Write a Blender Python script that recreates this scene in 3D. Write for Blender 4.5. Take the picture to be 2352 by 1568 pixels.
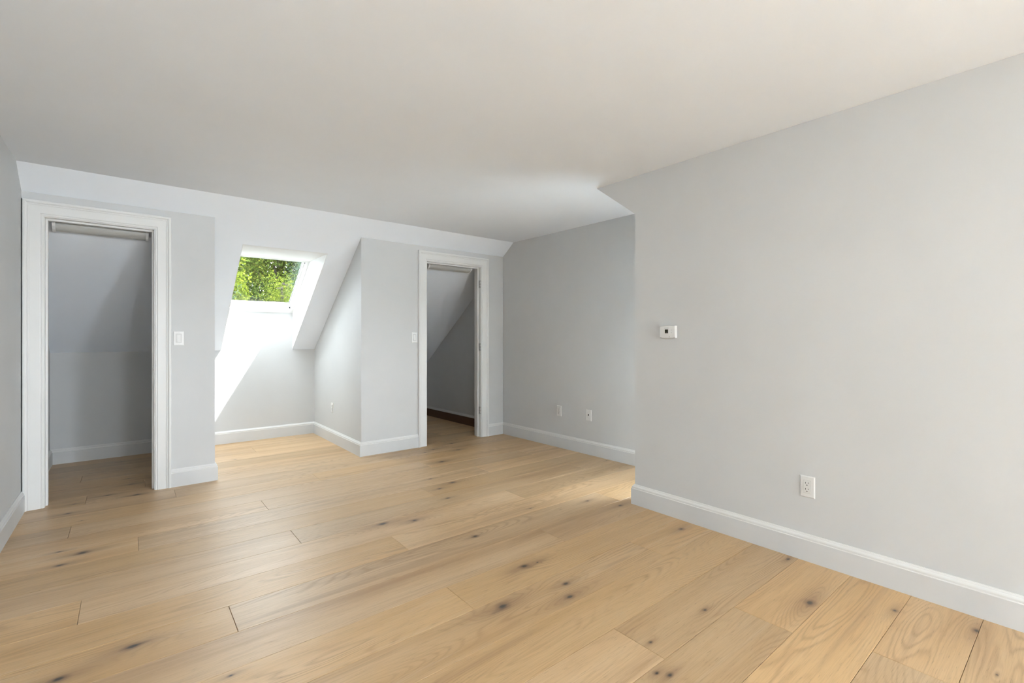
import bpy, bmesh, math, random
import numpy as np
from mathutils import Vector, Matrix

random.seed(7)
rng = np.random.default_rng(11)
S = bpy.context.scene
for o in list(bpy.data.objects):
    bpy.data.objects.remove(o, do_unlink=True)
COL = S.collection

# ------------------------------------------------------------------ camera
IMG_W = 2352.0
FOCAL_PX = 1084.65
YAW = 39.12
cam = bpy.data.cameras.new('camera')
cam_o = bpy.data.objects.new('camera', cam)
COL.objects.link(cam_o)
cam.sensor_width = 36.0
cam.sensor_fit = 'HORIZONTAL'
cam.lens = FOCAL_PX / IMG_W * 36.0
cam.shift_y = -8.1 / IMG_W
cam.clip_start = 0.02
cam.clip_end = 200
cam_o.location = (0, 0, 1.2)
cam_o.rotation_euler = (math.radians(90), 0, math.radians(-YAW))
S.camera = cam_o

# ------------------------------------------------------------------ light and exposure
SUN_STRENGTH = 44.0
SKY_STRENGTH = 26.0
S.view_settings.view_transform = 'Standard'
S.view_settings.look = 'None'
S.view_settings.gamma = 1.0
S.view_settings.exposure = 1.18
S.view_settings.use_curve_mapping = False

world = bpy.data.worlds.new('world')
S.world = world
world.use_nodes = True
bg = world.node_tree.nodes['Background']
bg.inputs['Color'].default_value = (0.82, 0.905, 0.99, 1)
bg.inputs['Strength'].default_value = SKY_STRENGTH

SUN_P, SUN_Q = 1.35, 3.11            # sunlight travels (-p, 1, -q)
sun = bpy.data.lights.new('sun', 'SUN')
sun.energy = SUN_STRENGTH
sun.angle = math.radians(0.53)
sun.color = (0.95, 0.97, 1.0)
sun_o = bpy.data.objects.new('sun', sun)
COL.objects.link(sun_o)
sun_o.location = (6, -4, 12)
sun_o.rotation_euler = Vector((-SUN_P, 1, -SUN_Q)).to_track_quat('-Z', 'Y').to_euler()

# main dimensions (metres); camera stands at x = 0, y = 0
XL = -0.573          # left wall
XN = 2.850           # near right wall
YN = 2.092           # where the near right wall ends
YC = 4.680           # front of the closet walls
TC = 0.125           # closet wall thickness
YB = 6.225           # back wall
YB2 = 6.95           # back wall of the right closet
ZC = 2.370           # ceiling
YBR = 4.480          # line where ceiling turns into roof slope
ZK = 1.060           # knee wall height at YB
SL = (ZC - ZK) / (YB - YBR)
XRL, XRR = 0.570, 1.835      # recess sides
YREAR = -4.4
ALPHA = math.atan(SL)
def zs(y): return ZK + SL * (YB - y)
def xfar(y): return 3.662 + (4.70 - y) * 0.022     # far right wall, slightly out of square

# daylight comes in through the skylights and through two unseen windows added behind the camera as fill
RW = (0.9, 1.6, 1.0, 2.0)           # unseen rear fill window: x, x, z, z
LW = (-4.3, -2.3, 0.50, 2.15)         # unseen fill window added in the right wall: y, y, z, z
GW = (0.80, 1.85, 0.40, 1.26)        # assumed gable window in the alcove, unseen behind the right wall: y, y, z, z
def area(name, loc, rot, sx, sy, watts, portal=False):
    l = bpy.data.lights.new(name, 'AREA'); l.shape = 'RECTANGLE'
    l.size = sx; l.size_y = sy; l.energy = watts; l.color = (0.82, 0.92, 1.0)
    if portal: l.cycles.is_portal = True
    o = bpy.data.objects.new(name, l); COL.objects.link(o)
    o.location = loc; o.rotation_euler = rot
    return o
area('rear_fill_portal', ((RW[0] + RW[1]) / 2, YREAR - 0.13, (RW[2] + RW[3]) / 2), (math.radians(90), 0, 0), RW[1] - RW[0], RW[3] - RW[2], 1.0, True)
area('right_fill_portal', (XN + 0.13, (LW[0] + LW[1]) / 2, (LW[2] + LW[3]) / 2), (0, math.radians(90), 0), LW[3] - LW[2], LW[1] - LW[0], 1.0, True)
area('skylight_portal', (1.194, 5.865 + 0.06, 1.785 + 0.08), (-math.atan(SL), 0, 0), 0.70, 0.86, 1.0, True)
area('gable_window_portal', (3.96, (GW[0] + GW[1]) / 2, (GW[2] + GW[3]) / 2), (0, math.radians(90), 0), GW[3] - GW[2], GW[1] - GW[0], 1.0, True)

# ------------------------------------------------------------------ helpers
def link(o, parent=None):
    COL.objects.link(o)
    if parent is not None:
        o.parent = parent
    return o

def obj_from(name, verts, faces, mat, parent=None, smooth=False):
    me = bpy.data.meshes.new(name)
    me.from_pydata([tuple(v) for v in verts], [], faces)
    me.update()
    bm = bmesh.new(); bm.from_mesh(me)
    bmesh.ops.recalc_face_normals(bm, faces=bm.faces)
    bm.to_mesh(me); bm.free()
    if smooth:
        for p in me.polygons: p.use_smooth = True
    if mat is not None:
        me.materials.append(mat)
    return link(bpy.data.objects.new(name, me), parent)

class MB:
    """collects solids into one mesh"""
    def __init__(self): self.v, self.f = [], []
    def add(self, verts, faces):
        n = len(self.v)
        self.v += [tuple(p) for p in verts]
        self.f += [tuple(i + n for i in q) for q in faces]
        return self
    def box(self, x0, x1, y0, y1, z0, z1):
        v = [(x, y, z) for z in (z0, z1) for y in (y0, y1) for x in (x0, x1)]
        return self.add(v, [(0, 2, 3, 1), (4, 5, 7, 6), (0, 1, 5, 4), (2, 6, 7, 3), (0, 4, 6, 2), (1, 3, 7, 5)])
    def prism_x(self, yz, x0, x1):
        n = len(yz)
        v = [(x0, y, z) for y, z in yz] + [(x1, y, z) for y, z in yz]
        f = [tuple(range(n)), tuple(range(2 * n - 1, n - 1, -1))]
        f += [(i, n + i, n + (i + 1) % n, (i + 1) % n) for i in range(n)]
        return self.add(v, f)
    def prism_z(self, xy, z0, z1):
        n = len(xy)
        v = [(x, y, z0) for x, y in xy] + [(x, y, z1) for x, y in xy]
        f = [tuple(range(n)), tuple(range(2 * n - 1, n - 1, -1))]
        f += [(i, n + i, n + (i + 1) % n, (i + 1) % n) for i in range(n)]
        return self.add(v, f)
    def build(self, name, mat, parent=None, xf=None, smooth=False):
        v = self.v if xf is None else [tuple(xf @ Vector(p)) for p in self.v]
        return obj_from(name, v, self.f, mat, parent, smooth)

def bevel_obj(o, w, seg=2):
    bm = bmesh.new(); bm.from_mesh(o.data)
    bmesh.ops.bevel(bm, geom=list(bm.edges), offset=w, segments=seg, affect='EDGES', clamp_overlap=True)
    bmesh.ops.recalc_face_normals(bm, faces=bm.faces)
    bm.to_mesh(o.data); bm.free()
    return o

def tag(o, label=None, cat=None, group=None, kind=None):
    if label: o['label'] = label
    if cat: o['category'] = cat
    if group: o['group'] = group
    if kind: o['kind'] = kind
    return o

def empty(name, loc=(0, 0, 0), rot=(0, 0, 0)):
    o = bpy.data.objects.new(name, None)
    o.empty_display_size = 0.05
    COL.objects.link(o)
    o.location = loc; o.rotation_euler = rot
    return o

def struct(o, label=None, cat=None):
    o['kind'] = 'structure'
    if label: o['label'] = label
    if cat: o['category'] = cat
    return o

# ------------------------------------------------------------------ materials
class NT:
    def __init__(self, name):
        self.m = bpy.data.materials.new(name)
        self.m.use_nodes = True
        self.t = self.m.node_tree
        self.b = self.t.nodes['Principled BSDF']
        self.out = self.t.nodes['Material Output']
    def n(self, typ, **kw):
        nd = self.t.nodes.new(typ)
        for k, v in kw.items(): setattr(nd, k, v)
        return nd
    def set(self, sock, v):
        if hasattr(v, 'is_output') or isinstance(v, bpy.types.NodeSocket):
            self.t.links.new(v, sock)
        else:
            sock.default_value = v
    def math(self, op, a, b=0.0, c=0.0, clamp=False):
        nd = self.n('ShaderNodeMath', operation=op, use_clamp=clamp)
        self.set(nd.inputs[0], a); self.set(nd.inputs[1], b); self.set(nd.inputs[2], c)
        return nd.outputs[0]
    def vec(self, x, y, z):
        nd = self.n('ShaderNodeCombineXYZ')
        self.set(nd.inputs[0], x); self.set(nd.inputs[1], y); self.set(nd.inputs[2], z)
        return nd.outputs[0]
    def sep(self, v):
        nd = self.n('ShaderNodeSeparateXYZ'); self.set(nd.inputs[0], v)
        return nd.outputs
    def noise(self, vec, scale, detail=2.0, rough=0.5, dist=0.0):
        nd = self.n('ShaderNodeTexNoise')
        self.set(nd.inputs['Vector'], vec); nd.inputs['Scale'].default_value = scale
        nd.inputs['Detail'].default_value = detail; nd.inputs['Roughness'].default_value = rough
        nd.inputs['Distortion'].default_value = dist
        return nd.outputs['Fac']
    def ramp(self, fac, stops):
        nd = self.n('ShaderNodeValToRGB')
        e = nd.color_ramp.elements
        while len(e) < len(stops): e.new(0.5)
        for el, (p, c) in zip(e, stops):
            el.position = p; el.color = (*c, 1) if len(c) == 3 else c
        self.set(nd.inputs[0], fac)
        return nd.outputs[0]
    def mix(self, fac, a, b, blend='MIX'):
        nd = self.n('ShaderNodeMix', data_type='RGBA', blend_type=blend)
        self.set(nd.inputs['Factor'], fac)
        self.set(nd.inputs[6], a); self.set(nd.inputs[7], b)
        return nd.outputs[2]
    def sstep(self, v, lo, hi, a=0.0, b=1.0):
        nd = self.n('ShaderNodeMapRange', interpolation_type='SMOOTHSTEP')
        self.set(nd.inputs[0], v); self.set(nd.inputs[1], lo); self.set(nd.inputs[2], hi)
        self.set(nd.inputs[3], a); self.set(nd.inputs[4], b)
        return nd.outputs[0]
    def bump(self, h, strength, dist):
        nd = self.n('ShaderNodeBump'); nd.inputs['Strength'].default_value = strength
        nd.inputs['Distance'].default_value = dist
        self.set(nd.inputs['Height'], h)
        self.t.links.new(nd.outputs[0], self.b.inputs['Normal'])

def paint(name, col, rough=0.6, var=0.03, bump=0.12, bscale=260.0, spec=0.3):
    k = NT(name)
    p = k.n('ShaderNodeNewGeometry').outputs['Position']
    f = k.noise(p, 1.7, 3, 0.6)
    c2 = tuple(c * (1 - var) for c in col)
    k.set(k.b.inputs['Base Color'], k.mix(k.sstep(f, 0.35, 0.65), (*col, 1), (*c2, 1)))
    k.b.inputs['Roughness'].default_value = rough
    k.b.inputs['Specular IOR Level'].default_value = spec
    if bump > 0:
        k.bump(k.noise(p, bscale, 2, 0.5), bump, 0.0006)
    return k.m

def plain(name, col, rough=0.45, metal=0.0, spec=0.5, var=0.04):
    k = NT(name)
    p = k.n('ShaderNodeTexCoord').outputs['Object']
    f = k.noise(p, 40.0, 2, 0.5)
    c2 = tuple(c * (1 - var) for c in col)
    k.set(k.b.inputs['Base Color'], k.mix(f, (*col, 1), (*c2, 1)))
    k.b.inputs['Roughness'].default_value = rough
    k.b.inputs['Metallic'].default_value = metal
    k.b.inputs['Specular IOR Level'].default_value = spec
    return k.m

M_WALL = paint('grey_wall_paint', (0.645, 0.650, 0.648), 0.62)
M_CEIL = paint('white_ceiling_paint', (0.865, 0.905, 0.96), 0.75, 0.015, 0.10)
M_TRIM = paint('white_trim_paint', (0.79, 0.79, 0.775), 0.38, 0.03, 0.03, 60.0, 0.45)
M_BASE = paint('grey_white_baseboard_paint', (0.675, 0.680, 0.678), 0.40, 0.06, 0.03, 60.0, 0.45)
M_WELL = paint('white_skylight_well_paint', (0.80, 0.80, 0.79), 0.6, 0.01, 0.05)
M_BROWN = plain('brown_board_face', (0.13, 0.062, 0.028), 0.6, var=0.3)  # dark brown lower face below the white cap
M_DARK = plain('black_gasket_rubber', (0.015, 0.018, 0.018), 0.5)
M_PLATE = plain('white_plate_plastic', (0.80, 0.80, 0.785), 0.33)
M_PLATE2 = plain('white_insert_plastic', (0.76, 0.76, 0.745), 0.28)
M_SLOT = plain('dark_slot', (0.02, 0.02, 0.02), 0.7)
M_STEEL = plain('brushed_steel', (0.55, 0.55, 0.54), 0.35, 0.9)
M_PHINGE = plain('paint_covered_hinge_steel', (0.52, 0.52, 0.51), 0.5)
M_LCD = plain('dark_lcd_screen', (0.025, 0.028, 0.018), 0.15)
M_MARK = plain('grey_print', (0.42, 0.42, 0.41), 0.5)
M_LENS = plain('frosted_lamp_lens', (0.50, 0.50, 0.48), 0.35)
M_CHAN = plain('grey_lamp_channel', (0.46, 0.46, 0.45), 0.5)
M_SUB = plain('plywood_subfloor', (0.16, 0.10, 0.055), 0.8, var=0.3)
M_ROOFX = plain('exterior_roof_grey', (0.10, 0.10, 0.10), 0.9)

def wood_material():
    k = NT('oak_plank_wood')
    x, y, _ = k.sep(k.n('ShaderNodeTexCoord').outputs['Object'])
    rnd = k.n('ShaderNodeObjectInfo').outputs['Random']
    tone = k.n('ShaderNodeAttribute', attribute_type='OBJECT', attribute_name='tone').outputs['Fac']
    warm = k.n('ShaderNodeAttribute', attribute_type='OBJECT', attribute_name='warmth').outputs['Fac']
    xo = k.math('MULTIPLY_ADD', rnd, 37.0, x)
    z = k.math('MULTIPLY', rnd, 91.0)
    wig = k.noise(k.vec(xo, k.math('MULTIPLY', y, 9.0), z), 4.0, 3, 0.6)
    cores, rims, halos, bumps = [], [], [], []
    for nm in ('knot_a', 'knot_b', 'knot_c'):
        at = k.n('ShaderNodeAttribute', attribute_type='OBJECT', attribute_name=nm).outputs['Vector']
        kx, ky, kr = k.sep(at)
        dx = k.math('SUBTRACT', x, kx); dy = k.math('SUBTRACT', y, ky)
        kr = k.math('MAXIMUM', kr, 0.0005)
        wob = k.math('MULTIPLY_ADD', wig, 2.2, -0.1)
        ax = k.math('DIVIDE', k.math('MULTIPLY', dx, 0.62), kr); ay = k.math('DIVIDE', dy, kr)
        d = k.math('SQRT', k.math('ADD', k.math('MULTIPLY', ax, ax), k.math('MULTIPLY', ay, ay)))
        dw = k.math('MULTIPLY', d, wob)
        cores.append(k.sstep(dw, 0.25, 0.85, 1.0, 0.0))
        rims.append(k.sstep(dw, 0.55, 1.75, 1.0, 0.0))
        bx = k.math('MULTIPLY', ax, 0.30)
        d2 = k.math('ADD', k.math('MULTIPLY', bx, bx), k.math('MULTIPLY', k.math('MULTIPLY', ay, ay), 0.45))
        halos.append(k.math('EXPONENT', k.math('MULTIPLY', d2, -0.42)))
        bumps.append(k.math('MULTIPLY', k.math('EXPONENT', k.math('MULTIPLY', d2, -0.24)), k.math('MULTIPLY', kr, 7.0)))
    core = k.math('MAXIMUM', k.math('MAXIMUM', cores[0], cores[1]), cores[2])
    rim = k.math('MAXIMUM', k.math('MAXIMUM', rims[0], rims[1]), rims[2])
    halo = k.math('ADD', k.math('ADD', halos[0], halos[1]), halos[2], clamp=True)
    bmp = k.math('ADD', k.math('ADD', bumps[0], bumps[1]), bumps[2])
    # contour lines of a stretched height field give cathedral grain that flows round the knots
    n1 = k.noise(k.vec(k.math('MULTIPLY', xo, 0.55), k.math('MULTIPLY', y, 4.6), z), 1.0, 1.5, 0.4)
    n2 = k.noise(k.vec(k.math('MULTIPLY', xo, 3.0), k.math('MULTIPLY', y, 26.0), z), 1.0, 2, 0.5)
    fld = k.math('ADD', k.math('MULTIPLY_ADD', n2, 0.03, n1), bmp)
    rs = k.math('SINE', k.math('MULTIPLY', fld, 270.0))
    ring = k.math('MULTIPLY_ADD', rs, 0.5, 0.5)
    ring = k.math('POWER', ring, 2.8)
    soft = k.noise(k.vec(k.math('MULTIPLY', xo, 0.9), k.math('MULTIPLY', y, 7.0), z), 1.0, 2, 0.5)
    ringw = k.math('MULTIPLY', ring, k.sstep(soft, 0.42, 0.70, 0.05, 0.58))
    fib = k.noise(k.vec(k.math('MULTIPLY', xo, 7.0), k.math('MULTIPLY', y, 240.0), z), 1.0, 2, 0.6)
    pore = k.noise(k.vec(k.math('MULTIPLY', xo, 26.0), k.math('MULTIPLY', y, 420.0), z), 1.0, 1, 0.5)
    pm = k.sstep(pore, 0.60, 0.74)
    pm = k.math('MULTIPLY', pm, k.math('MULTIPLY_ADD', ring, 0.7, 0.15))
    broad = k.noise(k.vec(k.math('MULTIPLY', xo, 0.45), k.math('MULTIPLY', y, 5.5), k.math('ADD', z, 7.0)), 1.0, 3, 0.55)
    base = k.ramp(broad, [(0.26, (0.44, 0.275, 0.145)), (0.44, (0.645, 0.448, 0.262)), (0.62, (0.715, 0.520, 0.325)), (0.80, (0.555, 0.355, 0.183))])
    honey = k.mix(k.math('MULTIPLY', warm, 0.75, clamp=True), base, (0.68, 0.425, 0.182, 1))
    strk = k.noise(k.vec(k.math('MULTIPLY', xo, 0.6), k.math('MULTIPLY', y, 17.0), k.math('ADD', z, 3.0)), 1.0, 3, 0.6, 0.3)
    col = k.mix(k.sstep(strk, 0.54, 0.76, 0.0, 0.50), honey, (0.39, 0.245, 0.135, 1))
    col = k.mix(k.sstep(strk, 0.25, 0.42, 0.45, 0.0), col, (0.76, 0.585, 0.39, 1))
    col = k.mix(ringw, col, (0.43, 0.262, 0.132, 1))
    col = k.mix(k.sstep(fib, 0.42, 0.72, 0.0, 0.24), col, (0.38, 0.235, 0.12, 1))
    col = k.mix(k.math('MULTIPLY', pm, 0.55), col, (0.25, 0.15, 0.08, 1))
    col = k.mix(k.math('MULTIPLY', halo, 0.55), col, (0.27, 0.160, 0.088, 1))
    col = k.mix(k.math('MULTIPLY', rim, 0.60), col, (0.15, 0.088, 0.05, 1))
    col = k.mix(k.math('MULTIPLY', core, 0.90), col, (0.030, 0.023, 0.02, 1))
    tn = k.n('ShaderNodeHueSaturation'); tn.inputs['Saturation'].default_value = 1.07; k.set(tn.inputs['Value'], tone); k.set(tn.inputs['Color'], col)
    k.set(k.b.inputs['Base Color'], tn.outputs[0])
    k.set(k.b.inputs['Roughness'], k.math('MULTIPLY_ADD', fib, 0.10, 0.37))
    k.b.inputs['Specular IOR Level'].default_value = 1.0
    h = k.math('MULTIPLY_ADD', fib, 0.35, k.math('MULTIPLY', k.math('ADD', pm, k.math('MULTIPLY', ring, 0.4)), -0.6))
    k.bump(h, 0.32, 0.0012)
    return k.m
M_WOOD = wood_material()

def glass_material():
    k = NT('dimming_window_glass')
    k.t.nodes.remove(k.b)
    tr = k.n('ShaderNodeBsdfTransparent'); tr.inputs[0].default_value = (0.535, 0.54, 0.53, 1)  # strong grey tint dims the daylight entering the recess
    gl = k.n('ShaderNodeBsdfGlossy'); gl.inputs['Roughness'].default_value = 0.02
    fr = k.n('ShaderNodeFresnel')
    back = k.n('ShaderNodeNewGeometry').outputs['Backfacing']       # thin pane: rays pass straight, so no inner total reflection
    k.set(fr.inputs[0], k.math('MULTIPLY_ADD', back, 1 / 1.45 - 1.45, 1.45))
    mx = k.n('ShaderNodeMixShader')
    k.set(mx.inputs[0], fr.outputs[0]); k.set(mx.inputs[1], tr.outputs[0]); k.set(mx.inputs[2], gl.outputs[0])
    k.set(k.out.inputs[0], mx.outputs[0])
    return k.m
M_GLASS = glass_material()

def leaf_material(name, light, dark, hue):
    k = NT(name)
    p = k.n('ShaderNodeNewGeometry')
    rnd = p.outputs['Random Per Island']
    f = k.noise(p.outputs['Position'], 1.3, 2, 0.5)
    t = k.math('MULTIPLY_ADD', rnd, 0.6, k.math('MULTIPLY_ADD', f, 0.9, -0.25), clamp=True)
    c = k.mix(t, (*dark, 1), (*light, 1))
    c = k.mix(k.sstep(rnd, 0.86, 1.0, 0.0, 0.6), c, (*hue, 1))
    df = k.n('ShaderNodeBsdfDiffuse'); k.set(df.inputs[0], c)
    tl = k.n('ShaderNodeBsdfTranslucent'); k.set(tl.inputs[0], c)
    mx = k.n('ShaderNodeMixShader'); mx.inputs[0].default_value = 0.35
    k.set(mx.inputs[1], df.outputs[0]); k.set(mx.inputs[2], tl.outputs[0])
    k.t.nodes.remove(k.b)
    k.set(k.out.inputs[0], mx.outputs[0])
    return k.m
M_LEAF_A = leaf_material('bright_green_leaves', (0.1376, 0.1613, 0.0177), (0.0394, 0.0591, 0.0098), (0.1770, 0.1868, 0.0492))
M_LEAF_B = leaf_material('olive_green_needles', (0.0708, 0.0983, 0.0177), (0.0157, 0.0275, 0.0079), (0.1671, 0.1475, 0.0237))
M_LEAF_C = leaf_material('blue_green_needles', (0.0708, 0.1101, 0.0669), (0.0197, 0.0354, 0.0255), (0.1180, 0.1573, 0.1081))
M_BARK = plain('brown_bark', (0.022, 0.015, 0.011), 0.9, var=0.5)
M_GROUND = plain('pale_bounce_ground', (0.27, 0.30, 0.30), 0.9, var=0.3)  # unseen ground, toned pale and cool to bounce daylight upward

# ------------------------------------------------------------------ floor planks
floor = MB().box(XL - 0.12, 3.9, YREAR - 0.12, YB2 + 0.12, -0.16, -0.016).build('floor', M_SUB)
struct(floor)
PW = 0.2387
Y0 = 1.010                    # one measured seam
PLEN = 2.47
joints = {0: 1.558, -1: 2.10, 2: 2.298, 3: 1.19, 4: 2.003, 5: 0.35, 6: 1.235, 7: -0.165, 8: 0.787, 9: 1.815,
          10: 0.047, 11: 0.762, 12: -0.28, 13: 1.263, 14: 0.283, 15: -0.24, 16: 0.11}
KNOTS = [  # x, y, radius of knots seen in the boards
    (1.618, 1.886, 0.016), (1.700, 1.875, 0.006), (1.591, 1.530, 0.017), (1.660, 1.625, 0.012), (1.301, 1.666, 0.022),
    (1.278, 2.892, 0.020), (1.464, 2.815, 0.015), (2.398, 0.810, 0.020), (0.014, 2.358, 0.016), (-0.197, 3.563, 0.016),
    (2.092, 3.353, 0.017), (1.925, 3.28, 0.010), (2.627, 2.347, 0.010), (2.781, 1.043, 0.008), (1.497, 0.949, 0.009), (1.470, 0.985, 0.007),
    (1.632, 2.360, 0.010), (-0.190, 2.297, 0.018), (2.364, 3.987, 0.022), (1.976, 1.079, 0.007), (2.739, 2.138, 0.014),
    (2.698, 1.632, 0.015), (1.60, 1.10, 0.006), (2.0, 3.56, 0.008), (1.86, 3.05, 0.010), (2.2, 2.5, 0.006), (2.62, 0.55, 0.010), (2.70, 0.30, 0.014),
    (-0.28, 3.44, 0.012), (0.05, 4.62, 0.014), (-0.12, 4.74, 0.013), (-0.32, 4.42, 0.012), (0.02, 4.98, 0.010), (-0.30, 3.66, 0.008),
    (2.55, 4.48, 0.012), (2.75, 4.30, 0.014), (2.86, 4.60, 0.012), (2.42, 4.42, 0.009)]

def plank_mesh(L, W, T=0.015, c=0.0011, g=0.0007):
    hx, hy = L / 2 - g, W / 2 - g
    v = [(-hx, -hy, -T), (hx, -hy, -T), (hx, hy, -T), (-hx, hy, -T),
         (-hx, -hy, -c), (hx, -hy, -c), (hx, hy, -c), (-hx, hy, -c),
         (-hx + c, -hy + c, 0), (hx - c, -hy + c, 0), (hx - c, hy - c, 0), (-hx + c, hy - c, 0)]
    f = [(8, 9, 10, 11)]
    for a in (0, 4):
        f += [(a + i, a + (i + 1) % 4, a + 4 + (i + 1) % 4, a + 4 + i) for i in range(4)]
    me = bpy.data.meshes.new('plank'); me.from_pydata(v, [], f); me.update(); me.materials.append(M_WOOD)
    return me

row0 = math.floor((YREAR - Y0) / PW)
row1 = math.ceil((YB2 + 0.05 - Y0) / PW)
for r in range(row0, row1):
    ya = Y0 + r * PW; yb = ya + PW
    ya = max(ya, YREAR); yb = min(yb, YB2 + 0.05)
    x0 = XL - 0.005
    x1 = XN + 0.01 if yb <= 0.6 else 3.75
    j = joints.get(r)
    if j is None:
        j = x0 + (0.37 * PLEN * (r * 1.618 % 1.0) * 2.4) % PLEN
    while j - PLEN > x0 + 0.05: j -= PLEN
    cuts = [x0]
    while j < x1 - 0.05:
        if j > x0 + 0.05: cuts.append(j)
        j += PLEN
    cuts.append(x1)
    for a, b in zip(cuts[:-1], cuts[1:]):
        cx, cy = (a + b) / 2, (ya + yb) / 2
        o = bpy.data.objects.new('plank', plank_mesh(b - a, yb - ya))
        link(o, floor)
        o.location = (cx, cy, 0)
        o['tone'] = random.choice((0.84, 0.91, 0.97, 1.0, 1.03, 1.06)) + random.uniform(-0.02, 0.02)
        o['warmth'] = random.uniform(0.0, 0.7)
        kn = [(kx - cx, ky - cy, kr) for kx, ky, kr in KNOTS if a < kx < b and ya < ky < yb][:3]
        fixed = bool(kn)
        while len(kn) < 3:
            if not fixed and len(kn) == 0 and random.random() < 0.5:
                kn.append((random.uniform(a, b) - cx, random.uniform(-0.09, 0.09), random.uniform(0.003, 0.007)))
            else:
                kn.append((50.0, 50.0, 0.001))
        for nm, q in zip(('knot_a', 'knot_b', 'knot_c'), kn):
            o[nm] = [float(t) for t in q]

# ------------------------------------------------------------------ room shell
OFF = 0.50                    # roof build-up measured vertically
SKX0, SKX1 = 0.813, 1.575     # skylight well
ZHEAD = 2.056
YHEAD = YB - (ZHEAD - ZK) / SL
ZSILL = 1.515

struct(MB().box(XL - 0.12, XL, YREAR - 0.12, YB2 + 0.12, 0, 3.0).build('wall_left', M_WALL))
cl = MB()
cl.box(XL, XN + 0.12, YREAR, 2.453, ZC, ZC + 0.2); cl.box(XL, 3.90, 2.453, YBR, ZC, ZC + 0.2)
struct(cl.build('ceiling', M_CEIL))

def roofpoly(yend):
    return [(YBR, ZC), (yend, zs(yend)), (yend, zs(yend) + OFF), (YBR, ZC + OFF)]
rf = MB()
rf.prism_x(roofpoly(YB + 0.12), XL, SKX0)
rf.prism_x([(YBR, ZC), (YHEAD, ZHEAD), (YHEAD + 0.02 + (OFF - 0.02) / SL, ZHEAD), (YHEAD + 0.02 + (OFF - 0.02) / SL, zs(YHEAD + 0.02 + (OFF - 0.02) / SL) + OFF), (YBR, ZC + OFF)], SKX0, SKX1)
rf.prism_x(roofpoly(YB + 0.12), SKX1, XRR + 0.11)
rf.prism_x(roofpoly(YB2 + 0.12), XRR + 0.11, 3.90)
struct(rf.build('ceiling_sloped', M_CEIL), 'white sloped ceiling under the roof with a skylight well cut through')

bw = MB()
bw.box(XL, SKX0, YB, YB + 0.12, 0, ZK - 0.001)
bw.box(SKX0, SKX1, YB, YB + 0.12, 0, ZSILL)
bw.box(SKX1, XRR + 0.11, YB, YB + 0.12, 0, ZK - 0.001)
struct(bw.build('wall_back', M_WALL))
struct(MB().box(XRR + 0.11, 3.90, YB2, YB2 + 0.12, 0, zs(YB2) - 0.001).build('wall_closet_back', M_WALL))

def closet_front(name, x0, x1, jl, jr, jt, slot=None):
    m = MB()
    prof = lambda z0: [(YC, z0), (YC + TC, z0), (YC + TC, zs(YC + TC) - 0.001), (YC, zs(YC) - 0.001)]
    if slot:
        m.box(x0, slot, YC, YC + TC, 0, 0.135)
        m.prism_x(prof(2.168), x0, slot)
        m.prism_x(prof(0), slot, jl)
    else:
        m.prism_x(prof(0), x0, jl)
    m.prism_x(prof(0), jr, x1)
    m.prism_x(prof(jt), jl, jr)
    return struct(m.build(name, M_WALL))
D1 = (-0.457, 0.160, 2.055)
D2 = (2.583, 3.315, 2.055)
closet_front('wall_closet_left', XL, XRL - 0.10, D1[0] - 0.02, D1[1] + 0.02, D1[2] + 0.02, slot=XL + 0.022)
closet_front('wall_closet_right', XRR + 0.11, xfar(YC + TC), D2[0] - 0.02, D2[1] + 0.02, D2[2] + 0.02)
def side_wall(name, x0, x1, yend):
    return struct(MB().prism_x([(YC, 0), (yend, 0), (yend, zs(yend) - 0.001), (YC, zs(YC) - 0.001)], x0, x1).build(name, M_WALL))
side_wall('wall_recess_left', XRL - 0.10, XRL, YB)
side_wall('wall_recess_right', XRR, XRR + 0.11, YB)
struct(MB().prism_x([(YB + 0.12, 0), (YB2 + 0.12, 0), (YB2 + 0.12, zs(YB2 + 0.12) + OFF), (YB + 0.12, zs(YB + 0.12) + OFF)], XRR - 0.01, XRR + 0.11 - 0.0005).build('wall_closet_end', M_WALL))
wf = MB()
YA = 2.453 - (ZC - ZK) / SL          # end wall of the alcove, under the opposite roof slope
ya, yb_ = YA - 0.12, YB2
def wseg(y0, y1, z0, z1):
    wf.prism_z([(xfar(y0), y0), (xfar(y1), y1), (3.95, y1), (3.95, y0)], z0, z1)
wseg(ya, GW[0], 0, 3.0); wseg(GW[1], yb_, 0, 3.0); wseg(GW[0], GW[1], 0, GW[2]); wseg(GW[0], GW[1], GW[3], 3.0)
struct(wf.build('wall_far_right', M_WALL))
XA = XN + 0.12
wr = MB()
zt = ZC - 0.0005
wr.box(XN, XA, YREAR, LW[0], 0, zt); wr.box(XN, XA, LW[1], YN, 0, zt)
wr.box(XN, XA, LW[0], LW[1], 0, LW[2]); wr.box(XN, XA, LW[0], LW[1], LW[3], zt)
struct(wr.build('wall_right', M_WALL))
struct(MB().box(XA, xfar(YA), YA - 0.12, YA, 0, ZK - 0.001).build('wall_alcove', M_WALL))
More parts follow.
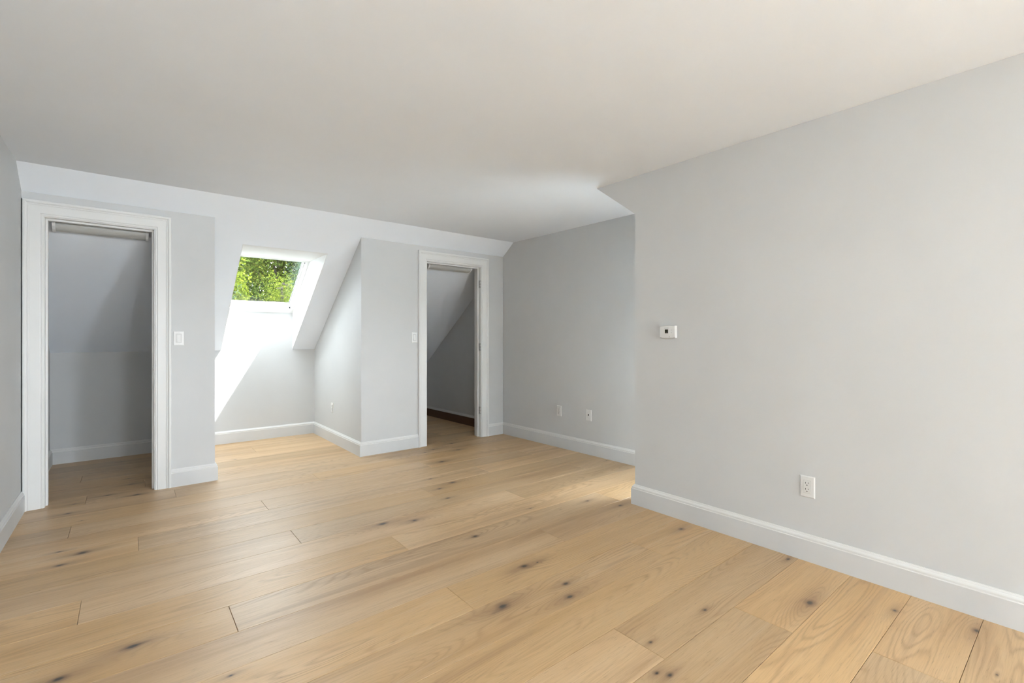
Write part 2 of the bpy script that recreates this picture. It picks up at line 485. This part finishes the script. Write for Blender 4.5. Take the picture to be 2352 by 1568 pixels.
# alcove ceiling slopes down towards the camera side
def za(y): return ZC - SL * (2.453 - y)
ac = MB()
ac.prism_x([(2.453, ZC), (YN, za(YN)), (YN, ZC)], XN, XA)
def aslab(x0, x1, y0, y1):
    ac.prism_x([(y1, za(y1)), (y0, za(y0)), (y0, za(y0) + 0.2), (y1, za(y1) + 0.2)], x0, x1)
aslab(XA, 3.95, YA - 0.12, 2.453)
struct(ac.build('ceiling_alcove', M_WALL), 'grey sloped end of the alcove ceiling beside the right wall')
struct(MB().box(XA - 0.02, 3.95, 2.30, 2.4535, ZC + 0.2, ZC + 0.35).build('trim_4', M_WALL))
w3 = struct(empty('window_3', (3.85, GW[0], GW[2])))
gw, gh = GW[1] - GW[0], GW[3] - GW[2]
for (y0, y1, z0, z1) in ((0, .05, 0, gh), (gw - .05, gw, 0, gh), (.05, gw - .05, 0, .05), (.05, gw - .05, gh - .05, gh), (.05, gw - .05, gh / 2 - .02, gh / 2 + .02)):
    MB().box(-0.03, 0.03, y0, y1, z0, z1).build('frame', M_TRIM, w3)
struct(MB().box(XA, 3.65, LW[0] - 0.6, LW[1] + 0.6, ZC - 0.02, ZC + 0.04).build('sun_blocker_right', M_TRIM))   # unseen slab added to keep sun out of the right window
struct(MB().box(3.95, 4.50, GW[0] - 0.9, GW[1] + 0.9, GW[3] + 0.06, GW[3] + 0.12).build('sun_blocker_gable', M_TRIM))   # unseen slab added to block direct sun at the gable window
w = MB()
w.box(XL, RW[0], YREAR - 0.12, YREAR, 0, ZC); w.box(RW[1], XN, YREAR - 0.12, YREAR, 0, ZC)
w.box(RW[0], RW[1], YREAR - 0.12, YREAR, 0, RW[2]); w.box(RW[0], RW[1], YREAR - 0.12, YREAR, RW[3], ZC)
struct(w.build('wall_rear', M_WALL))

# unseen windows added behind the camera to brighten the room
w4 = struct(empty('fill_window_right', (XN + 0.06, LW[0], LW[2])))
lw, lh = LW[1] - LW[0], LW[3] - LW[2]
for (y0, y1, z0, z1) in ((0, .05, 0, lh), (lw - .05, lw, 0, lh), (lw / 2 - .025, lw / 2 + .025, .05, lh - .05), (.05, lw - .05, 0, .05), (.05, lw - .05, lh - .05, lh)):
    MB().box(-0.03, 0.03, y0, y1, z0, z1).build('frame', M_TRIM, w4)
w2 = struct(empty('fill_window_rear', ((RW[0] + RW[1]) / 2, YREAR - 0.06, RW[2])))
hw, hh = (RW[1] - RW[0]) / 2, RW[3] - RW[2]
for (x0, x1, z0, z1) in ((-hw, -hw + .05, 0, hh), (hw - .05, hw, 0, hh), (-.025, .025, 0, hh), (-hw, hw, 0, .05), (-hw, hw, hh - .05, hh)):
    MB().box(x0, x1, -0.03, 0.03, z0, z1).build('frame', M_TRIM, w2)

# ------------------------------------------------------------------ skylight
ca, sa = math.cos(ALPHA), math.sin(ALPHA)
w1 = struct(empty('window_1', ((SKX0 + SKX1) / 2, YB, ZSILL)))
SKF = Matrix(((1, 0, 0, 0), (0, -ca, sa, 0), (0, sa, ca, 0), (0, 0, 0, 1)))   # x, up the slope, outward
SKW = (SKX1 - SKX0) / 2
SKL = (ZHEAD - ZSILL) / sa
def sk(name, x0, x1, v0, v1, w0, w1_, mat, parent=w1):
    return MB().box(x0, x1, v0, v1, w0, w1_).build(name, mat, parent, SKF)
FR = 0.036
sk('frame', -SKW, SKW, 0.0, 0.060, -0.010, 0.09, M_TRIM)
sk('frame', -SKW, SKW, SKL - 0.030, SKL + 0.08, 0.0, 0.09, M_TRIM)
sk('frame', -SKW, -SKW + FR, 0.06, SKL - 0.03, 0.0, 0.09, M_TRIM)
sk('frame', SKW - FR, SKW, 0.06, SKL - 0.03, 0.0, 0.09, M_TRIM)
SI = SKW - FR
b = MB().add([(-SI, .060, .02), (SI, .060, .02), (SI - .016, .10, .045), (-SI + .016, .10, .045), (-SI, .060, .07), (SI, .060, .07), (SI - .016, .10, .07), (-SI + .016, .10, .07)],
             [(0, 1, 2, 3), (4, 5, 6, 7), (0, 1, 5, 4), (1, 2, 6, 5), (2, 3, 7, 6), (3, 0, 4, 7)])
b.build('sash', M_TRIM, w1, SKF)
sk('sash', -SI, -SI + 0.017, 0.10, SKL - 0.045, 0.025, 0.07, M_TRIM)
sk('sash', SI - 0.017, SI, 0.10, SKL - 0.045, 0.025, 0.07, M_TRIM)
sk('sash', -SI, SI, SKL - 0.045, SKL - 0.03, 0.025, 0.07, M_TRIM)
sk('gasket', SI - 0.021, SI - 0.017, 0.075, SKL - 0.04, 0.046, 0.056, M_DARK)
sk('gasket', -SI + 0.017, -SI + 0.021, 0.075, SKL - 0.04, 0.046, 0.056, M_DARK)
sk('gasket', SI - 0.012, SI - 0.004, 0.062, 0.070, 0.010, 0.026, M_DARK)
sk('gasket', SI - 0.010, SI - 0.004, SKL - 0.055, SKL - 0.04, 0.010, 0.026, M_DARK)
sk('pane', -SI + 0.01, SI - 0.01, 0.08, SKL - 0.035, 0.050, 0.056, M_GLASS)
# painted lining of the well
well = empty('trim_1', (0, 0, 0)); struct(well)
t = 0.004
yin = YB - (ZHEAD - ZSILL) / SL
pside = [(YHEAD + 0.001, ZHEAD - 0.001), (YB - 0.001, ZK + 0.001), (YB - 0.001, ZSILL + 0.01), (yin, ZHEAD - 0.001)]
MB().prism_x(pside, SKX1 - t, SKX1 - 0.0005).build('lining', M_WELL, well)
MB().prism_x(pside, SKX0 + 0.0005, SKX0 + t).build('lining', M_WELL, well)
MB().prism_x([(YHEAD + 0.003, ZHEAD - 0.0005), (yin, ZHEAD - 0.0005), (yin, ZHEAD - t), (YHEAD + t / SL + .003, ZHEAD - t)], SKX0 + t, SKX1 - t).build('lining', M_WELL, well)

# ------------------------------------------------------------------ baseboards
BB = [(0.0, 0.0), (0.020, 0.0), (0.020, 0.1115), (0.0195, 0.1135), (0.0150, 0.1145), (0.0150, 0.118), (0.0165, 0.121), (0.0165, 0.126),
      (0.0130, 0.131), (0.0085, 0.134), (0.0075, 0.1375), (0.0055, 0.140), (0.0050, 0.1425), (0.0, 0.1425)]
def sweep(path, prof, names, mats, parent=None, closed_ends=True):
    """profile (out, z) swept along a floor path; the room lies to the right of travel"""
    P = [Vector((p[0], p[1])) for p in path]
    nrm = []
    for a, b_ in zip(P[:-1], P[1:]):
        d = (b_ - a).normalized(); nrm.append(Vector((d.y, -d.x)))
    off = []
    for i in range(len(P)):
        if i == 0: off.append(nrm[0])
        elif i == len(P) - 1: off.append(nrm[-1])
        else:
            s = nrm[i - 1] + nrm[i]; off.append(s / (1 + nrm[i - 1].dot(nrm[i])))
    res = []
    n = len(prof)
    for i in range(len(P) - 1):
        v = []
        for q, o_ in ((P[i], off[i]), (P[i + 1], off[i + 1])):
            v += [(q.x + o_.x * u, q.y + o_.y * u, z) for u, z in prof]
        f = [(k, k + 1, n + k + 1, n + k) for k in range(n - 1)] + [(n - 1, 0, n, 2 * n - 1)]
        f += [tuple(range(n)), tuple(range(2 * n - 1, n - 1, -1))]
        o = obj_from(names[i], v, f, mats, parent)
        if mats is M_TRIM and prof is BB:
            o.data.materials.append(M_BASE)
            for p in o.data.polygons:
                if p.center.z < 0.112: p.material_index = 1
        struct(o)
        res.append(o)
    return res
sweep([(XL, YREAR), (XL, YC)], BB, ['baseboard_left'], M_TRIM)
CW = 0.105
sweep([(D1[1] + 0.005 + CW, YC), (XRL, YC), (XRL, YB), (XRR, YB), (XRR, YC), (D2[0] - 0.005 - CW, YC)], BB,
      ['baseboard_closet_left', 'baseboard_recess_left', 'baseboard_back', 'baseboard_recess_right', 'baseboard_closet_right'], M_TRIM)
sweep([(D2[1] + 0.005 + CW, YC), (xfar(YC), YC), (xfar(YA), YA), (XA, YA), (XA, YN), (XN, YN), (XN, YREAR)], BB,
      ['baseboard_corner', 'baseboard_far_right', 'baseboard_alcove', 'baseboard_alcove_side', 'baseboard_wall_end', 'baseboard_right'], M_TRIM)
sweep([(XL, YC + TC + .012), (XL, YB), (XRL - 0.10, YB), (XRL - 0.10, YC + TC + .012)], BB,
      ['baseboard_closet_side', 'baseboard_closet_back', 'baseboard_closet_inner'], M_TRIM)
BLOW = [(u, z) for u, z in BB if z < 0.112] + [(0.0, 0.1115)]
BTOP = [(0.0, 0.1120)] + [(0.0195, 0.1120)] + [(u, z) for u, z in BB if z > 0.1125]
pth = [(XRR + 0.11, YB2), (xfar(YB2), YB2), (xfar(YC + TC), YC + TC + .012)]
sweep(pth, BLOW, ['baseboard_closet_rear', 'baseboard_closet_end'], M_BROWN)
sweep(pth, BTOP, ['trim_2', 'trim_3'], M_TRIM)

# ------------------------------------------------------------------ door frames (no door leaves hang in them)
CAS = [(0.0, 0.0), (0.0, 0.010), (0.004, 0.0125), (0.009, 0.0125), (0.011, 0.0105), (0.0135, 0.0105), (0.016, 0.0155), (0.020, 0.0165),
       (0.070, 0.0170), (0.073, 0.0200), (0.077, 0.0205), (0.079, 0.0185), (0.0815, 0.0185), (0.085, 0.0250), (0.091, 0.0285),
       (0.099, 0.0285), (0.103, 0.0260), (0.105, 0.022), (0.105, 0.0)]
def door_frame(name, D, hinge=None, strike=None):
    jl, jr, jt = D
    cx = (jl + jr) / 2
    e = struct(empty(name, (cx, YC, 0)))
    L = lambda x: x - cx
    th = 0.02; y0, y1 = -0.002, TC + 0.004
    j1 = MB().box(L(jl) - th, L(jl), y0, y1, 0, jt + th).build('jamb', M_TRIM, e)
    j2 = MB().box(L(jr), L(jr) + th, y0, y1, 0, jt + th).build('jamb', M_TRIM, e)
    j3 = MB().box(L(jl), L(jr), y0, y1, jt, jt + th).build('head_jamb', M_TRIM, e)
    sy0, sy1, sp = 0.046, 0.084, 0.012
    MB().box(L(jl), L(jl) + sp, sy0, sy1, 0, jt - sp).build('door_stop', M_TRIM, e)
    MB().box(L(jr) - sp, L(jr), sy0, sy1, 0, jt - sp).build('door_stop', M_TRIM, e)
    MB().box(L(jl), L(jr), sy0, sy1, jt - sp, jt).build('door_stop', M_TRIM, e)
    rv = 0.005
    a, b_, tp = L(jl) - rv, L(jr) + rv, jt + rv
    n = len(CAS)
    def piece(pts):
        v, = [[]]
        for fn in pts:
            v += [fn(u, d) for u, d in CAS]
        f = [(k, k + 1, n + k + 1, n + k) for k in range(n - 1)] + [(n - 1, 0, n, 2 * n - 1), tuple(range(n)), tuple(range(2 * n - 1, n - 1, -1))]
        return obj_from('casing', v, f, M_TRIM, e)
    piece([lambda u, d: (a - u, -d, 0), lambda u, d: (a - u, -d, tp + u)])
    piece([lambda u, d: (a - u, -d, tp + u), lambda u, d: (b_ + u, -d, tp + u)])
    piece([lambda u, d: (b_ + u, -d, tp + u), lambda u, d: (b_ + u, -d, 0)])
    # casing on the closet side
    for (x0, x1, z0, z1) in ((a - .1, a, 0, tp + .1), (b_, b_ + .1, 0, tp + .1), (a, b_, tp, tp + .1)):
        if x0 + cx < XL: x0 = XL - cx + 0.002
        z1 = min(z1, zs(YC + TC + .012) - 0.01)
        MB().box(x0, x1, TC, TC + 0.012, z0, z1).build('inner_casing', M_TRIM, e)
    if hinge:
        for z in hinge:
            h = MB().box(L(jr) - 0.0025, L(jr), 0.002, 0.036, z - 0.046, z + 0.046).build('hinge', M_PHINGE, e)
            h['label'] = 'painted steel hinge leaf'
            kn = MB()
            for q in (-0.036, 0.0, 0.036):
                ring = [(L(jr) - 0.004 + 0.005 * math.cos(t_ * math.pi / 5), -0.006 + 0.005 * math.sin(t_ * math.pi / 5)) for t_ in range(10)]
                kn.prism_z(ring, z + q - 0.009, z + q + 0.009)
            kn.build('knuckle', M_PHINGE, h)
            for q in (-0.03, 0.0, 0.03):
                ring = [(0.020 + 0.0035 * math.cos(t_ * math.pi / 4), z + q + 0.0035 * math.sin(t_ * math.pi / 4)) for t_ in range(8)]
                MB().prism_x(ring, L(jr) - 0.0032, L(jr) - 0.0024).build('screw', M_SLOT, h)
    if strike:
        z = strike
        s = MB().box(L(jr) - 0.0025, L(jr), 0.004, 0.036, z - 0.029, z + 0.029).build('strike_plate', M_STEEL, e)
        s['label'] = 'steel strike plate'
        MB().box(L(jr) - 0.0034, L(jr) - 0.0024, 0.012, 0.030, z - 0.009, z + 0.011).build('latch_hole', M_SLOT, s)
        for q in (-0.022, 0.022):
            MB().box(L(jr) - 0.0034, L(jr) - 0.0024, 0.017, 0.024, z + q - 0.004, z + q + 0.004).build('screw', M_SLOT, s)
    return e
door_frame('door_1', D1, strike=0.945)
door_frame('door_2', D2, hinge=(1.851, 1.09, 0.323))

# ------------------------------------------------------------------ closet strip lamps on the slope
def strip_lamp(xc, length, yc, label):
    e = empty('strip_light', (xc, yc, zs(yc)))
    e.rotation_euler = (0, 0, 0)
    tag(e, label, 'light fixture', 'closet strip lights')
    F = Matrix(((1, 0, 0, 0), (0, ca, -sa, 0), (0, -sa, -ca, 0), (0, 0, 0, 1)))   # x, down the slope, into the closet
    h = length / 2
    MB().box(-h + .008, h - .008, -0.062, 0.062, 0.0005, 0.022).build('channel', M_CHAN, e, F)
    # lens: shallow rounded wrap
    pts = []
    for k in range(13):
        t_ = math.pi * k / 12
        pts.append((-0.046 * math.cos(t_) + 0.012, 0.0222 + 0.046 * math.sin(t_) ** 0.7))
    v = [(-h + .014, a, b_) for a, b_ in pts] + [(h - .014, a, b_) for a, b_ in pts]
    n = len(pts)
    f = [(k, k + 1, n + k + 1, n + k) for k in range(n - 1)] + [(n - 1, 0, n, 2 * n - 1), tuple(range(n)), tuple(range(2 * n - 1, n - 1, -1))]
    obj_from('lens', [tuple(F @ Vector(p)) for p in v], f, M_LENS, e)
    for s in (-1, 1):
        pe = [(-0.050, 0.0222)] + [(a * 1.0 + (0.003 if a > 0 else -0.003), b_ + 0.004) for a, b_ in pts] + [(0.062, 0.0222)]
        x0, x1 = sorted((s * (h - 0.0135), s * (h + 0.004)))
        v = [(x0, a, b_) for a, b_ in pe] + [(x1, a, b_) for a, b_ in pe]
        n = len(pe)
        f = [(k, k + 1, n + k + 1, n + k) for k in range(n - 1)] + [(n - 1, 0, n, 2 * n - 1), tuple(range(n)), tuple(range(2 * n - 1, n - 1, -1))]
        obj_from('end_cap', [tuple(F @ Vector(p)) for p in v], f, M_TRIM, e)
        MB().box(s * h * 0.60 - .018, s * h * 0.60 + .018, -0.046, -0.030, 0.0222, 0.040).build('lens_clip', M_PLATE, e, F)
        ring = [(s * (h - 0.05) + 0.005 * math.cos(q * math.pi / 4), -0.052 + 0.005 * math.sin(q * math.pi / 4)) for q in range(8)]
        MB().prism_z(ring, 0.0215, 0.0235).build('screw_hole', M_SLOT, e, F)
    return e
strip_lamp(-0.152, 0.556, 4.880, 'unlit strip light in the closet behind the doorway with a steel strike plate')
strip_lamp(2.985, 0.59, 4.872, 'unlit strip light in the darker closet behind the doorway with three hinges')

# ------------------------------------------------------------------ wall plates.  local frame: x right, z up, -y out of the wall
def place(name, x, y, z, facing):
    rot = {'-Y': 0.0, '-X': -math.pi / 2}[facing]
    return empty(name, (x, y, z), (0, 0, rot))
def rbox(name, w, h, y0, y1, mat, parent, bev=0.0015, cx=0.0, cz=0.0):
    o = MB().box(cx - w / 2, cx + w / 2, y0, y1, cz - h / 2, cz + h / 2).build(name, mat, parent)
    return bevel_obj(o, bev, 2) if bev else o
def disc(name, r, y0, y1, mat, parent, cx=0.0, cz=0.0, n=10, flat=None):
    ring = []
    for q in range(n):
        a = 2 * math.pi * q / n
        zz = r * math.sin(a)
        if flat is not None: zz = max(zz, -flat)
        ring.append((cx + r * math.cos(a), cz + zz))
    v = [(a, y0, c) for a, c in ring] + [(a, y1, c) for a, c in ring]
    f = [tuple(range(n)), tuple(range(2 * n - 1, n - 1, -1))] + [(i, (i + 1) % n, n + (i + 1) % n, n + i) for i in range(n)]
    return obj_from(name, v, f, mat, parent)
PWID, PHGT = 0.072, 0.1155
def plate(e):
    # bevelled plate
    w_, h_, d = PWID / 2, PHGT / 2, 0.0062
    i = 0.0045
    v = [(-w_, 0, -h_), (w_, 0, -h_), (w_, 0, h_), (-w_, 0, h_), (-w_, -0.0025, -h_), (w_, -0.0025, -h_), (w_, -0.0025, h_), (-w_, -0.0025, h_),
         (-w_ + i, -d, -h_ + i), (w_ - i, -d, -h_ + i), (w_ - i, -d, h_ - i), (-w_ + i, -d, h_ - i)]
    f = [(0, 1, 2, 3), (8, 9, 10, 11)]
    for a in (0, 4):
        f += [(a + k, a + (k + 1) % 4, a + 4 + (k + 1) % 4, a + 4 + k) for k in range(4)]
    obj_from('plate', v, f, M_PLATE, e)
    for s in (-1, 1):
        disc('screw', 0.0032, -0.0068, -0.0058, M_PLATE2, e, 0, s * 0.0485)
def switch(x, y, z, facing, label):
    e = place('light_switch', x, y, z, facing); tag(e, label, 'light switch')
    plate(e)
    MB().box(-0.0185, 0.0185, -0.0066, -0.0055, -0.036, 0.036).build('insert_gap', M_MARK, e)
    fr = MB()
    for (a, b_, c, d) in ((-.0168, -.0135, -.034, .034), (.0135, .0168, -.034, .034), (-.0135, .0135, -.034, -.0305), (-.0135, .0135, .0305, .034)):
        fr.box(a, b_, -0.0085, -0.0060, c, d)
    fr.build('insert', M_PLATE2, e)
    # rocker, pressed in at the top
    v = [(-.0125, -.0062, -.0295), (.0125, -.0062, -.0295), (.0125, -.0062, .0295), (-.0125, -.0062, .0295),
         (-.0125, -.0125, -.0295), (.0125, -.0125, -.0295), (.0125, -.0085, 0.0), (-.0125, -.0085, 0.0), (.0125, -.0072, .0295), (-.0125, -.0072, .0295)]
    f = [(0, 1, 2, 3), (4, 5, 6, 7), (7, 6, 8, 9), (0, 1, 5, 4), (3, 2, 8, 9), (0, 4, 7, 9, 3), (1, 5, 6, 8, 2)]
    obj_from('rocker', v, f, M_PLATE, e)
    return e
def outlet(x, y, z, facing, label):
    e = place('wall_outlet', x, y, z, facing); tag(e, label, 'outlet', 'duplex wall outlets')
    plate(e)
    MB().box(-0.0178, 0.0178, -0.0066, -0.0055, -0.0348, 0.0348).build('insert_gap', M_MARK, e)
    fc = rbox('receptacle', 0.0335, 0.0675, -0.0098, -0.0055, M_PLATE2, e, 0.0012)
    for s in (1, -1):
        cz = s * 0.0165
        MB().box(-0.0078, -0.0052, -0.0101, -0.0090, cz + 0.0005, cz + 0.0090).build('slot', M_SLOT, fc)
        MB().box(0.0052, 0.0074, -0.0101, -0.0090, cz + 0.0015, cz + 0.0085).build('slot', M_SLOT, fc)
        disc('ground_hole', 0.0031, -0.0101, -0.0090, M_SLOT, fc, 0.0, cz - 0.0068, 10, 0.002)
    return e
switch(0.320, YC, 1.197, '-Y', 'white rocker light switch beside the doorway with a steel strike plate')
switch(2.429, YC, 1.205, '-Y', 'white rocker light switch beside the doorway with three hinges')
outlet(XRR, 5.544, 0.395, '-X', 'white outlet low on the side wall of the skylight recess')
outlet(xfar(3.703), 3.703, 0.3985, '-X', 'white duplex outlet on the alcove wall, next to the jack plate')
outlet(XN, 0.972, 0.397, '-X', 'white duplex outlet low on the long wall that carries the thermostat')
jp = place('jack_plate', xfar(3.281), 3.281, 0.403, '-X')
tag(jp, 'white wall plate with a small black jack on the alcove wall', 'wall plate')
plate(jp)
rbox('insert', 0.0335, 0.0675, -0.0085, -0.0055, M_PLATE2, jp, 0.001)
disc('jack', 0.0075, -0.0105, -0.008, M_SLOT, jp, 0.0, 0.004, 14)
disc('blank_cap', 0.0085, -0.0098, -0.008, M_PLATE, jp, 0.0, -0.019, 14)
rbox('latch', 0.018, 0.012, -0.0098, -0.008, M_PLATE, jp, 0.0008, 0.0, 0.0225)

# thermostat
th = place('thermostat', XN, 1.812, 1.241, '-X')
tag(th, 'small white thermostat with a square dark screen on the long grey wall', 'thermostat')
rbox('mount', 0.112, 0.074, -0.006, 0.0, M_PLATE2, th, 0.001)
n = 14
ob = []
for k in range(n + 1):        # bowed outline, top and bottom bulge slightly
    t_ = -1 + 2 * k / n
    ob.append((t_ * 0.060, 0.0405 + 0.0035 * (1 - t_ * t_)))
ring = ob + [(a, -b_) for a, b_ in reversed(ob)]
m = len(ring)
lay = [(1.0, -0.004), (1.0, -0.019), (0.975, -0.0235), (0.93, -0.0255)]
v = []
for s, yy in lay: v += [(a * s, yy, c * (1 - (1 - s) * 1.4)) for a, c in ring]
f = [tuple(range(m)), tuple(range(len(lay) * m - 1, (len(lay) - 1) * m - 1, -1))]
for l in range(len(lay) - 1):
    f += [(l * m + i, l * m + (i + 1) % m, (l + 1) * m + (i + 1) % m, (l + 1) * m + i) for i in range(m)]
obj_from('housing', v, f, M_PLATE, th)
rbox('bezel', 0.031, 0.033, -0.0268, -0.0252, M_TRIM, th, 0.0006, -0.0055, 0.0035)
scr = rbox('screen', 0.0245, 0.026, -0.0274, -0.0262, M_LCD, th, 0.0, -0.0055, 0.0035)
MB().box(-0.0120, 0.0005, -0.0276, -0.0273, -0.003, -0.001).build('readout', plain('lcd_grey', (0.10, 0.10, 0.08), 0.3), scr)
for q, r in ((0.0120, 0.0045), (-0.0045, 0.0052)):
    disc('button', r, -0.0272, -0.0252, M_PLATE2, th, 0.0325, q, 16)
    disc('button_mark', r * 0.5, -0.0275, -0.0271, M_MARK, th, 0.0325, q, 3)
disc('indicator', 0.003, -0.0266, -0.0252, M_MARK, th, 0.0155, -0.033, 12)
MB().box(-0.0215, 0.0095, -0.0262, -0.0252, 0.0245, 0.0272).build('logo_strip', M_MARK, th)
MB().box(-0.030, -0.012, -0.0262, -0.0252, -0.0345, -0.0330).build('print_line', M_PLATE2, th)

# ------------------------------------------------------------------ outdoors, seen through the skylight
GZ = -6.0
g = MB().box(-60, 60, -60, 60, GZ - 0.2, GZ).build('ground', M_GROUND); struct(g)

def limb(p0, p1, r0, r1, n=7):
    p0, p1 = Vector(p0), Vector(p1)
    d = (p1 - p0).normalized(); a = d.orthogonal().normalized(); b_ = d.cross(a)
    v = []
    for p, r in ((p0, r0), (p1, r1)):
        v += [tuple(p + a * r * math.cos(2 * math.pi * k / n) + b_ * r * math.sin(2 * math.pi * k / n)) for k in range(n)]
    f = [tuple(range(n)), tuple(range(2 * n - 1, n - 1, -1))] + [(k, (k + 1) % n, n + (k + 1) % n, n + k) for k in range(n)]
    return v, f

def foliage(parent, centers, spread, count, size, aspect, mat, droop=0.0, name='foliage'):
    C = np.asarray(centers)
    idx = rng.integers(0, len(C), count)
    P = C[idx] + np.clip(rng.normal(size=(count, 3)), -1.4, 1.4) * spread
    D = rng.normal(size=(count, 3)); D[:, 2] -= droop
    D /= np.linalg.norm(D, axis=1)[:, None]
    R = rng.normal(size=(count, 3)); R[:, 2] += 1.0
    B = np.cross(D, R); B /= np.linalg.norm(B, axis=1)[:, None]
    Nn = np.cross(B, D)
    s = size * rng.uniform(0.65, 1.3, count)[:, None]
    a = P - D * s * 0.5; c = P + D * s * 0.5
    mid = P - D * s * 0.05 + Nn * s * 0.07
    l = mid + B * s * aspect; r = mid - B * s * aspect
    V = np.stack([a, l, c, r], axis=1).reshape(-1, 3)
    me = bpy.data.meshes.new(name)
    me.vertices.add(len(V)); me.vertices.foreach_set('co', V.ravel().astype(np.float32))
    i4 = np.arange(count) * 4
    T = np.stack([i4, i4 + 1, i4 + 2, i4, i4 + 2, i4 + 3], axis=1).ravel()
    me.loops.add(len(T)); me.loops.foreach_set('vertex_index', T.astype(np.int32))
    me.polygons.add(count * 2); me.polygons.foreach_set('loop_start', np.arange(count * 2, dtype=np.int32) * 3)
    me.update(); me.validate()
    me.materials.append(mat)
    o = link(bpy.data.objects.new(name, me), parent)
    o['kind'] = 'stuff'
    return o

def broadleaf(x, y, ztop, rx, rz, nclump, nleaf, size, mat, label, group=None, spread=0.28):
    e = empty('tree', (x, y, GZ)); tag(e, label, 'tree', group)
    H = ztop - GZ
    cz = H - rz
    tr = MB(); tr.add(*limb((0, 0, 0), (0.05, 0.02, cz * 0.75), 0.22, 0.13)); tr.add(*limb((0.05, 0.02, cz * 0.75), (0, 0.1, H - 0.5 * rz), 0.13, 0.03))
    cs = []
    while len(cs) < nclump:
        q = rng.normal(size=3); q /= np.linalg.norm(q); q *= rng.uniform(0.45, 1.0) ** 0.5
        cs.append((q[0] * rx, q[1] * rx, cz + q[2] * rz))
    tr.build('trunk', M_BARK, e)
    br = MB()
    for c in cs[::4]:
        br.add(*limb((0, 0.05, max(cz * 0.6, c[2] - 1.2)), c, 0.05, 0.012, 5))
    br.build('branches', M_BARK, e)
    foliage(e, cs, spread, nleaf, size, 0.30, mat, 0.3)
    return e
def conifer(x, y, ztop, rbase, nbr, per, size, mat, label, group=None):
    e = empty('tree', (x, y, GZ)); tag(e, label, 'tree', group)
    H = ztop - GZ
    MB().add(*limb((0, 0, 0), (0, 0, H * 0.98), 0.24, 0.02)).build('trunk', M_BARK, e)
    cs = []; br = MB()
    for k in range(nbr):
        h = H * (0.15 + 0.84 * (k + 0.5) / nbr); a = k * 2.4 + random.uniform(-.3, .3)
        r = rbase * (1 - (h / H)) ** 0.75 * random.uniform(0.75, 1.1) + 0.12
        tip = (r * math.cos(a), r * math.sin(a), h - 0.18 * r)
        br.add(*limb((0, 0, h), tip, 0.03, 0.008, 4))
        for q in np.linspace(0.25, 1.0, 6):
            cs.append((tip[0] * q, tip[1] * q, h + (tip[2] - h) * q))
    br.build('branches', M_BARK, e)
    foliage(e, cs, 0.15, per, size, 0.13, mat, 0.5)
    return e
GRP = 'trees seen through the skylight'
broadleaf(1.12, 10.6, 2.72, 0.80, 2.6, 110, 60000, 0.062, M_LEAF_A, 'bright yellow-green leafy tree close behind the skylight', GRP, 0.24)
broadleaf(3.35, 14.7, 4.8, 1.05, 3.4, 130, 56000, 0.075, M_LEAF_B, 'darker olive-green tree with gaps showing its branches', GRP, 0.26)
conifer(2.15, 9.2, 2.30, 0.42, 90, 26000, 0.045, M_LEAF_A, 'slim young yellow-green conifer in front of the olive tree', GRP)
conifer(3.50, 12.1, 4.9, 0.85, 110, 46000, 0.060, M_LEAF_C, 'pale blue-green conifer beside the olive tree', GRP)
broadleaf(-0.9, 16.0, 3.6, 1.6, 3.4, 110, 26000, 0.11, M_LEAF_A, 'green leafy tree far behind the bright yellow-green one', GRP)
broadleaf(4.6, 19.6, 6.2, 1.9, 4.5, 130, 50000, 0.10, M_LEAF_B, 'tall dark tree standing farthest back', GRP)
conifer(1.05, 8.5, 1.98, 0.5, 90, 22000, 0.045, M_LEAF_C, 'low pale blue-green conifer topping out at the bottom of the skylight', GRP)
